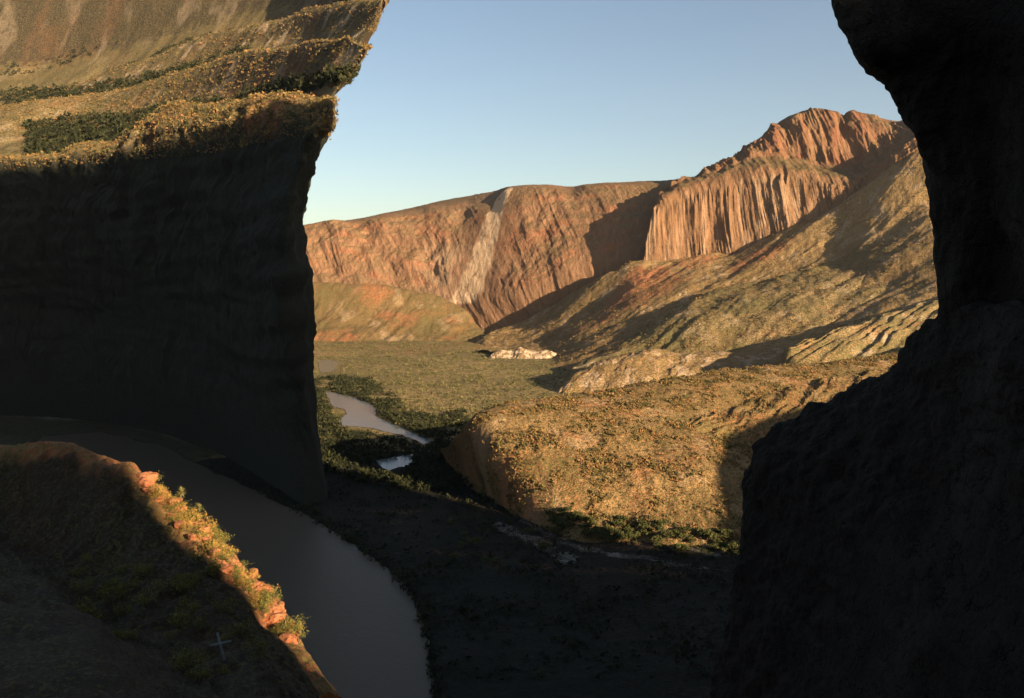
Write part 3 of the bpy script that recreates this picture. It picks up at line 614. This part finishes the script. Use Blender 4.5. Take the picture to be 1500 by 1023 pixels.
# floor scrub
def floor_pts(n, px, py, w=None):
    out = []
    x = rs.uniform(px[0], px[1], n * 3); y0, y1 = -FLOOR * F / (py[1] - HY), -FLOOR * F / (py[0] - HY)
    y = rs.uniform(y0, y1, n * 3)
    X_ = (x - CX) / F * y
    keep = fbm(X_ / 45, y / 45, 6, 3) > rs.uniform(-.6, .5, n * 3)
    if w is not None: keep &= w(x, HY - FLOOR * F / y)
    q = np.stack([X_, y, np.full_like(y, FLOOR + .5)], 1)[keep][:n]
    return q
WATER = [[(458, 524), (504, 524), (500, 550), (460, 550)],
         [(470, 568), (500, 572), (540, 584), (560, 600), (640, 645), (622, 656), (560, 642), (500, 634), (480, 600)],
         [(544, 668), (610, 658), (608, 690), (565, 700)]]
def dry(x, y):
    k = np.ones(x.shape, bool)
    for p in RV[:3]:
        for o_ in (0, 5, 9): k &= ~in_poly(x, y - o_, p)
    k &= ~in_poly(x, y, [(40, 628), (150, 624), (240, 645), (310, 676), (380, 708), (450, 745), (520, 785), (582, 830), (628, 885), (645, 960), (655, 1090), (100, 1090)])
    return k
stuff('valley_scrub', scatter(floor_pts(16000, (380, 900), (500, 640), dry), 1.0, 2.4, 7), M_vscrub)
stuff('near_valley_scrub', scatter(floor_pts(14000, (300, 1500), (640, 1000), dry), .7, 2.0, 7), M_shade_leaves)
THICK = [(455, 556), (500, 552), (545, 556), (575, 578), (600, 604), (640, 612), (680, 600), (690, 625), (700, 660), (720, 700), (650, 720), (560, 715), (470, 690), (430, 640), (430, 580)]
pts = floor_pts(30000, (420, 730), (550, 730), lambda x, y: dry(x, y) & in_poly(x, y, THICK))[:9000]
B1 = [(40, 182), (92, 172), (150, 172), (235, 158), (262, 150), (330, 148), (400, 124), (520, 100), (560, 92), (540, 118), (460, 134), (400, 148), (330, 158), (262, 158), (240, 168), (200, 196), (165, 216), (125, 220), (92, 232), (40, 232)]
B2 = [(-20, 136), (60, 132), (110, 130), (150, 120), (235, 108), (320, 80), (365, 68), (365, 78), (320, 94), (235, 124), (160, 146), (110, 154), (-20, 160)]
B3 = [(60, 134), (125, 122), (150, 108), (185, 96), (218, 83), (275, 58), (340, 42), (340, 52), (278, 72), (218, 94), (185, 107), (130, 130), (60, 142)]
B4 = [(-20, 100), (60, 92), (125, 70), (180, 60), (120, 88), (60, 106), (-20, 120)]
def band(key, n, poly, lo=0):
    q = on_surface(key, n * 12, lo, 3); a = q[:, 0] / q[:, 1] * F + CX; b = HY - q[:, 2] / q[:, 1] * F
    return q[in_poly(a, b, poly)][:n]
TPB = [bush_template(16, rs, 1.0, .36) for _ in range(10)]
stuff('shadow_band_thicket', scatter(np.concatenate([band('up2', 5200, B1), band('up3', 2600, B2), band('up4', 1500, B3), band('up4', 900, B4)]), 2.2, 5.0, 16, TPB), M_shade_leaves)  # bushes added as stand-ins for the shadow bands between spurs
bk = []
BK = [(300, 684), (370, 716), (440, 752), (510, 792), (570, 836), (612, 885), (630, 960), (640, 1080)]
for (xa, ya), (xb, yb) in zip(BK[:-1], BK[1:]):
    for t_ in rs.rand(120):
        bk.append(W(flo(xa + (xb - xa) * t_ + abs(rs.normal()) * 14 - 4, ya + (yb - ya) * t_ - abs(rs.normal()) * 7 + 3)))
stuff('riverbank_brush', scatter(np.array(bk), .6, 1.9, 16, TPB), M_shade_leaves)
stuff('cast_shadow_thicket', scatter(pts, 1.2, 2.8, 16, TPB), M_shade_leaves)  # dark bushes added in place of a cast shadow around the pools

# ------------------------------------------------------------------ single trees along the foot of the mound
def tube(bm, pts, rad, n=6):
    rings = []
    for i, (p, r) in enumerate(zip(pts, rad)):
        p = np.array(p, float); d = np.array(pts[min(i + 1, len(pts) - 1)], float) - np.array(pts[max(i - 1, 0)], float); d /= np.linalg.norm(d) + 1e-9
        a = np.cross(d, (0.3, .9, .1)); a /= np.linalg.norm(a); b = np.cross(d, a)
        rings.append([bm.verts.new(p + r * (math.cos(t) * a + math.sin(t) * b)) for t in np.linspace(0, 2 * math.pi, n, endpoint=False)])
    for A_, B_ in zip(rings[:-1], rings[1:]):
        for i in range(n): bm.faces.new((A_[i], A_[(i + 1) % n], B_[(i + 1) % n], B_[i]))
    bm.faces.new(rings[0][::-1]); bm.faces.new(rings[-1])
def bm_obj(name, bm, mat, parent=None):
    me = bpy.data.meshes.new(name); bmesh.ops.recalc_face_normals(bm, faces=bm.faces[:]); bm.to_mesh(me); bm.free(); me.materials.append(mat)
    o = bpy.data.objects.new(name, me); C.objects.link(o); o.parent = parent; return o
def thing(name, label, cat, loc, group=None):
    o = bpy.data.objects.new(name, None); C.objects.link(o); o.location = loc; o['label'] = label; o['category'] = cat
    if group: o['group'] = group
    return o
def copy_tree(o, parent=None):
    c = o.copy(); C.objects.link(c); c.parent = parent
    for ch in list(o.children): copy_tree(ch, c)
    return c
def make_tree(seed):
    r = np.random.RandomState(seed)
    t = thing('mesquite_tree', 'low dark green tree among those lining the foot of the round scrub mound', 'tree', (0, 0, 0), 'trees along the foot of the mound')
    bm = bmesh.new()
    tube(bm, [(0, 0, -.6), (.1, 0, .6), (.2, .1, 1.5)], [.28, .22, .16])
    tips = []
    for k in range(6):
        a = k * 1.05 + r.uniform(-.3, .3); L = r.uniform(1.3, 2.2)
        p = [(.15, .05, 1.0), (.5 * math.cos(a) * L, .5 * math.sin(a) * L, 1.9), (math.cos(a) * L, math.sin(a) * L, 2.9 + r.uniform(-.4, .6))]
        tube(bm, p, [.13, .09, .04], 5); tips.append(p[-1])
    bm_obj('trunk', bm, M_bark, t)
    V = []
    for c in tips + [(0, 0, 3.4), (.3, -.2, 2.9)]:
        n = 70; d = r.normal(size=(n, 3)); d /= np.linalg.norm(d, axis=1)[:, None]; d *= r.uniform(.3, 1.15, n)[:, None] * [1, 1, .7]
        tr = r.normal(size=(n, 3, 3)); tr -= tr.mean(1, keepdims=True); tr *= .26
        V.append(d[:, None, :] + tr + np.array(c))
    tri_mesh('crown', np.concatenate(V), M_tree, t)
    return t
protos = [make_tree(s) for s in (1, 2, 3)]
spots = []
for i in range(110):
    px = random.uniform(805, 1105); py = 764 + (px - 815) * .10 + random.uniform(-8, 26) + 6 * math.sin(px / 17)
    spots.append((px, py))
for i in range(10): spots.append((random.uniform(640, 800), random.uniform(770, 830)))
P_m, V_m, U_m = SURF['mound']
mpx = P_m[..., 0] / np.maximum(P_m[..., 1], 1) * F + CX; mpy = HY - P_m[..., 2] / np.maximum(P_m[..., 1], 1) * F
for i, (px, py) in enumerate(spots):
    t = protos[i] if i < 3 else copy_tree(protos[i % 3])
    d = np.where(V_m > 3, (mpx - px) ** 2 + (mpy - py) ** 2, 1e9); j = np.unravel_index(d.argmin(), d.shape)
    w = P_m[j] if d[j] < 9 and P_m[j][2] > FLOOR else W(flo(px, py)); z = max(w[2], FLOOR)
    t.location = (w[0], w[1], z + .1); t.rotation_euler.z = random.uniform(0, 6.28)
    s = random.uniform(.9, 1.9); t.scale = (s, s, s * random.uniform(.8, 1.1))
    if px < 805: t['label'] = 'low dark tree standing alone in the shaded wash below the mound'; t['group'] = 'trees in the shaded wash'

# ------------------------------------------------------------------ plants on the near ridge
P_n, V_n, U_n = SURF['near']
px_n = P_n[..., 0] / np.maximum(P_n[..., 1], 1) * F + CX; py_n = HY - P_n[..., 2] / np.maximum(P_n[..., 1], 1) * F
vis_n = (V_n > 1.5) & (V_n <= 4.1)
def near_at(px, py):
    d = np.where(vis_n, (px_n - px) ** 2 + (py_n - py) ** 2, 1e9); j = np.unravel_index(d.argmin(), d.shape); return P_n[j]
M_gold = leaf_mat('golden_leaves', (.15, .13, .03), (.34, .22, .05), 2.5, (.42, .21, .06))
M_green = leaf_mat('olive_leaves', (.07, .085, .02), (.18, .16, .04), 2.5)
M_spike = leaf_mat('yucca_leaves', (.14, .15, .05), (.30, .24, .08), 2.0)
def make_bush(seed, mat, label, group):
    r = np.random.RandomState(seed)
    t = thing('desert_bush', label, 'bush', (0, 0, 0), group)
    bm = bmesh.new(); V = []
    for k in range(9):
        a = r.uniform(0, 6.28); L = r.uniform(.25, .6); h = r.uniform(.35, .8)
        tip = (math.cos(a) * L, math.sin(a) * L, h)
        tube(bm, [(0, 0, -.15), (tip[0] * .4, tip[1] * .4, h * .5), tip], [.02, .014, .007], 4)
        n = 60; d = r.normal(size=(n, 3)) * [.15, .15, .13]
        tr = r.normal(size=(n, 3, 3)); tr -= tr.mean(1, keepdims=True); tr *= .034
        V.append(d[:, None, :] + tr + np.array(tip))
    bm_obj('stem', bm, M_bark, t); tri_mesh('leaves', np.concatenate(V), mat, t)
    return t
bA = [make_bush(s, M_gold, 'small golden bush on the sunlit crest of the near rocky ridge', 'golden bushes on the near ridge crest') for s in (5, 6)]
bB = [make_bush(s, M_green, 'small olive bush on the sunlit crest of the near rocky ridge', 'olive bushes on the near ridge crest') for s in (7, 8)]
bC = [make_bush(9, M_green, 'dark bush on the shaded side of the near ridge', 'bushes on the shaded side of the near ridge')]
crest_i = [(205, 702), (228, 735), (262, 772), (300, 806), (335, 845), (375, 895), (392, 920), (430, 955)]
crest_o = [(215, 702), (250, 738), (290, 762), (318, 785), (350, 822), (392, 866), (420, 905), (440, 940)]
used = set()
def put(tp, px, py, s):
    t = tp if id(tp) not in used else copy_tree(tp); used.add(id(tp))
    p = near_at(px, py); t.location = (p[0], p[1], p[2] - .03); t.rotation_euler.z = random.uniform(0, 6.28); t.scale = (s, s, s * random.uniform(.8, 1.1)); return t
for i in range(120):
    k = random.uniform(0, 6.99) if i > 30 else random.uniform(1.2, 6.9)
    a, f = int(k), k - int(k); e = random.random() ** .8
    ax, ay = [crest_i[a][j] + (crest_i[a + 1][j] - crest_i[a][j]) * f for j in (0, 1)]
    bx_, by_ = [crest_o[a][j] + (crest_o[a + 1][j] - crest_o[a][j]) * f for j in (0, 1)]
    put(random.choice(bA + bB), ax + (bx_ - ax) * e, ay + (by_ - ay) * e, random.uniform(.45, 1.35))
for i in range(45):
    put(bC[0], random.uniform(70, 380), random.uniform(800, 1010), random.uniform(.6, 1.5))
def make_yucca(label, n, h, seed):
    r = np.random.RandomState(seed); t = thing('yucca', label, 'yucca', (0, 0, 0))
    bm = bmesh.new(); tube(bm, [(0, 0, -.3), (.05, 0, h * .5), (.02, .04, h)], [.05, .045, .04]); bm_obj('trunk', bm, M_bark, t)
    V = []
    for k in range(n):
        a = r.uniform(0, 6.28); e = r.uniform(-.7, 1.45); L = r.uniform(.3, .6)
        d = np.array([math.cos(a) * math.cos(e), math.sin(a) * math.cos(e), math.sin(e)]); s = np.cross(d, (0, 0, 1)); s /= np.linalg.norm(s) + 1e-6
        b0 = np.array([.02, .04, h]) + d * .05; m_ = b0 + d * L * .5; tip = b0 + d * L
        V += [[b0 - s * .03, b0 + s * .03, m_ + s * .035], [b0 - s * .03, m_ + s * .035, m_ - s * .035], [m_ - s * .035, m_ + s * .035, tip]]
    tri_mesh('leaf_rosette', np.array(V), M_spike, t); return t
y1 = make_yucca('tall spiky plant rising above the near ridge, lit golden against the river', 120, 1.7, 1)
p = near_at(265, 748); y1.location = (p[0], p[1], p[2] - .1)
y2 = make_yucca('spiky olive plant leaning over the near ridge edge beside the golden one', 80, 1.3, 2)
p = near_at(290, 764); y2.location = (p[0], p[1], p[2] - .1)
# loose boulders on the near crest
M_bould = terrain('boulder_rock', (.36, .15, .07), (.30, .10, .045), (.38, .13, .055), (.2, .12, .05), .1, 2.5, .3, .06, 0, (.2, .5))
def make_boulder(seed):
    r = np.random.RandomState(seed); bm = bmesh.new(); bmesh.ops.create_icosphere(bm, subdivisions=3, radius=.5)
    for v in bm.verts:
        c = np.array(v.co); q = np.sign(c) * np.abs(c) ** .75 * .8
        v.co = q * (1 + .45 * float(perlin(*(c * 2.2 + seed * 3.1))) + .15 * float(perlin(*(c * 6 + seed)))) * np.array([1.2, .9, .75])
    o = bm_obj('boulder', bm, M_bould); o['label'] = 'red brown boulder on the sunlit crest of the near ridge'; o['category'] = 'boulder'; o['group'] = 'boulders on the near ridge crest'
    return o
bl = [make_boulder(s) for s in (1, 2, 3)]
for i in range(60):
    o = bl[i] if i < 3 else bl[i % 3].copy()
    if i >= 3: C.objects.link(o)
    k = random.uniform(0, 6.99); a, f = int(k), k - int(k); e = random.random()
    ax, ay = [crest_i[a][j] + (crest_i[a + 1][j] - crest_i[a][j]) * f for j in (0, 1)]
    bx_, by_ = [crest_o[a][j] + (crest_o[a + 1][j] - crest_o[a][j]) * f for j in (0, 1)]
    p = near_at(ax + (bx_ - ax) * e, ay + (by_ - ay) * e); s = random.uniform(.4, 1.5)
    o.location = (p[0], p[1], p[2] + .1 * s); o.rotation_euler = (random.uniform(-.3, .3), random.uniform(-.3, .3), random.uniform(0, 6)); o.scale = (s, s, s)

# pale wooden cross on the shaded slope
M_cross = leaf_mat('weathered_wood', (.12, .15, .15), (.2, .24, .24), 3)
p = near_at(330, 966)
cr = thing('wooden_cross', 'pale weathered cross leaning on the shaded slope at the lower left', 'cross', tuple(p))
k = p[1] / F                                   # metres per photo pixel at this distance
def beam(name, a, b, w):
    bm = bmesh.new(); bmesh.ops.create_cube(bm, size=1.0)
    a, b = np.array(a), np.array(b); d = b - a; L = np.linalg.norm(d); ang_ = math.atan2(d[0], d[2])
    for v in bm.verts:
        x, y, z = v.co.x * w, v.co.y * w * .7, (v.co.z + .5) * L
        v.co = (a[0] + x * math.cos(ang_) + z * math.sin(ang_), a[1] + y, a[2] - x * math.sin(ang_) + z * math.cos(ang_))
    bmesh.ops.bevel(bm, geom=bm.edges[:], offset=w * .12, segments=1)
    return bm_obj(name, bm, M_cross, cr)
beam('upright', (0, 0, -.2), (-12 * k, 0, 40 * k), .11)
beam('crossbeam', (-22 * k, -.09, 22 * k), (9 * k, -.09, 29 * k), .09)

# ------------------------------------------------------------------ air
HAZE = 1.3e-5
if HAZE:
    bm = bmesh.new(); bmesh.ops.create_cube(bm, size=1.0)
    for v in bm.verts:
        v.co = (v.co.x * 9000, v.co.y * 9000 + 2500, -216.5 + (v.co.z + .5) * 1600)
    # kept wholly over the ground sheet's near part
    m = bpy.data.materials.new('thin_air'); m.use_nodes = True; nt = m.node_tree; nt.nodes.clear()
    out = nt.nodes.new('ShaderNodeOutputMaterial'); pv = nt.nodes.new('ShaderNodeVolumePrincipled')
    pv.inputs['Color'].default_value = (.86, .90, .95, 1); pv.inputs['Density'].default_value = HAZE; pv.inputs['Anisotropy'].default_value = .2
    nt.links.new(pv.outputs[0], out.inputs['Volume'])
    me = bpy.data.meshes.new('haze'); bmesh.ops.recalc_face_normals(bm, faces=bm.faces[:]); bm.to_mesh(me); bm.free(); me.materials.append(m)
    o = bpy.data.objects.new('haze', me); C.objects.link(o); o['kind'] = 'stuff'

# ------------------------------------------------------------------ light, sky, camera
w = bpy.data.worlds.new('World'); sc.world = w; w.use_nodes = True
nt = w.node_tree; bg = nt.nodes['Background']
sky = nt.nodes.new('ShaderNodeTexSky'); sky.sky_type = 'NISHITA'; sky.sun_disc = False
sky.sun_elevation = EL
az = math.atan2(SH[0], SH[1]); sky.sun_rotation = az       # clockwise from +Y
sky.altitude = 900; sky.air_density = 1.0; sky.dust_density = 1.8; sky.ozone_density = .5
nt.links.new(sky.outputs[0], bg.inputs[0]); bg.inputs[1].default_value = .05
sd = bpy.data.lights.new('sun', 'SUN'); sd.energy = 5.0; sd.angle = R(.5); sd.color = (1, .76, .50)
so = bpy.data.objects.new('sun', sd); C.objects.link(so)
from mathutils import Vector
so.rotation_euler = Vector((SH[0] * math.cos(EL), SH[1] * math.cos(EL), math.sin(EL))).to_track_quat('Z', 'Y').to_euler()
cd = bpy.data.cameras.new('camera'); co = bpy.data.objects.new('camera', cd); C.objects.link(co); sc.camera = co
co.location = (0, 0, 0); co.rotation_euler = (R(90), 0, 0)
cd.sensor_width = 36; cd.lens = 36 * F / 1500; cd.shift_y = -(511.5 - HY) / 1500; cd.clip_end = 90000; cd.clip_start = .5
vs = sc.view_settings; vs.view_transform = 'Standard'; vs.look = 'None'; vs.exposure = 1.6; vs.gamma = 1
sc.cycles.volume_max_steps = 64; sc.cycles.max_bounces = 4; sc.cycles.diffuse_bounces = 1; sc.cycles.volume_bounces = 0
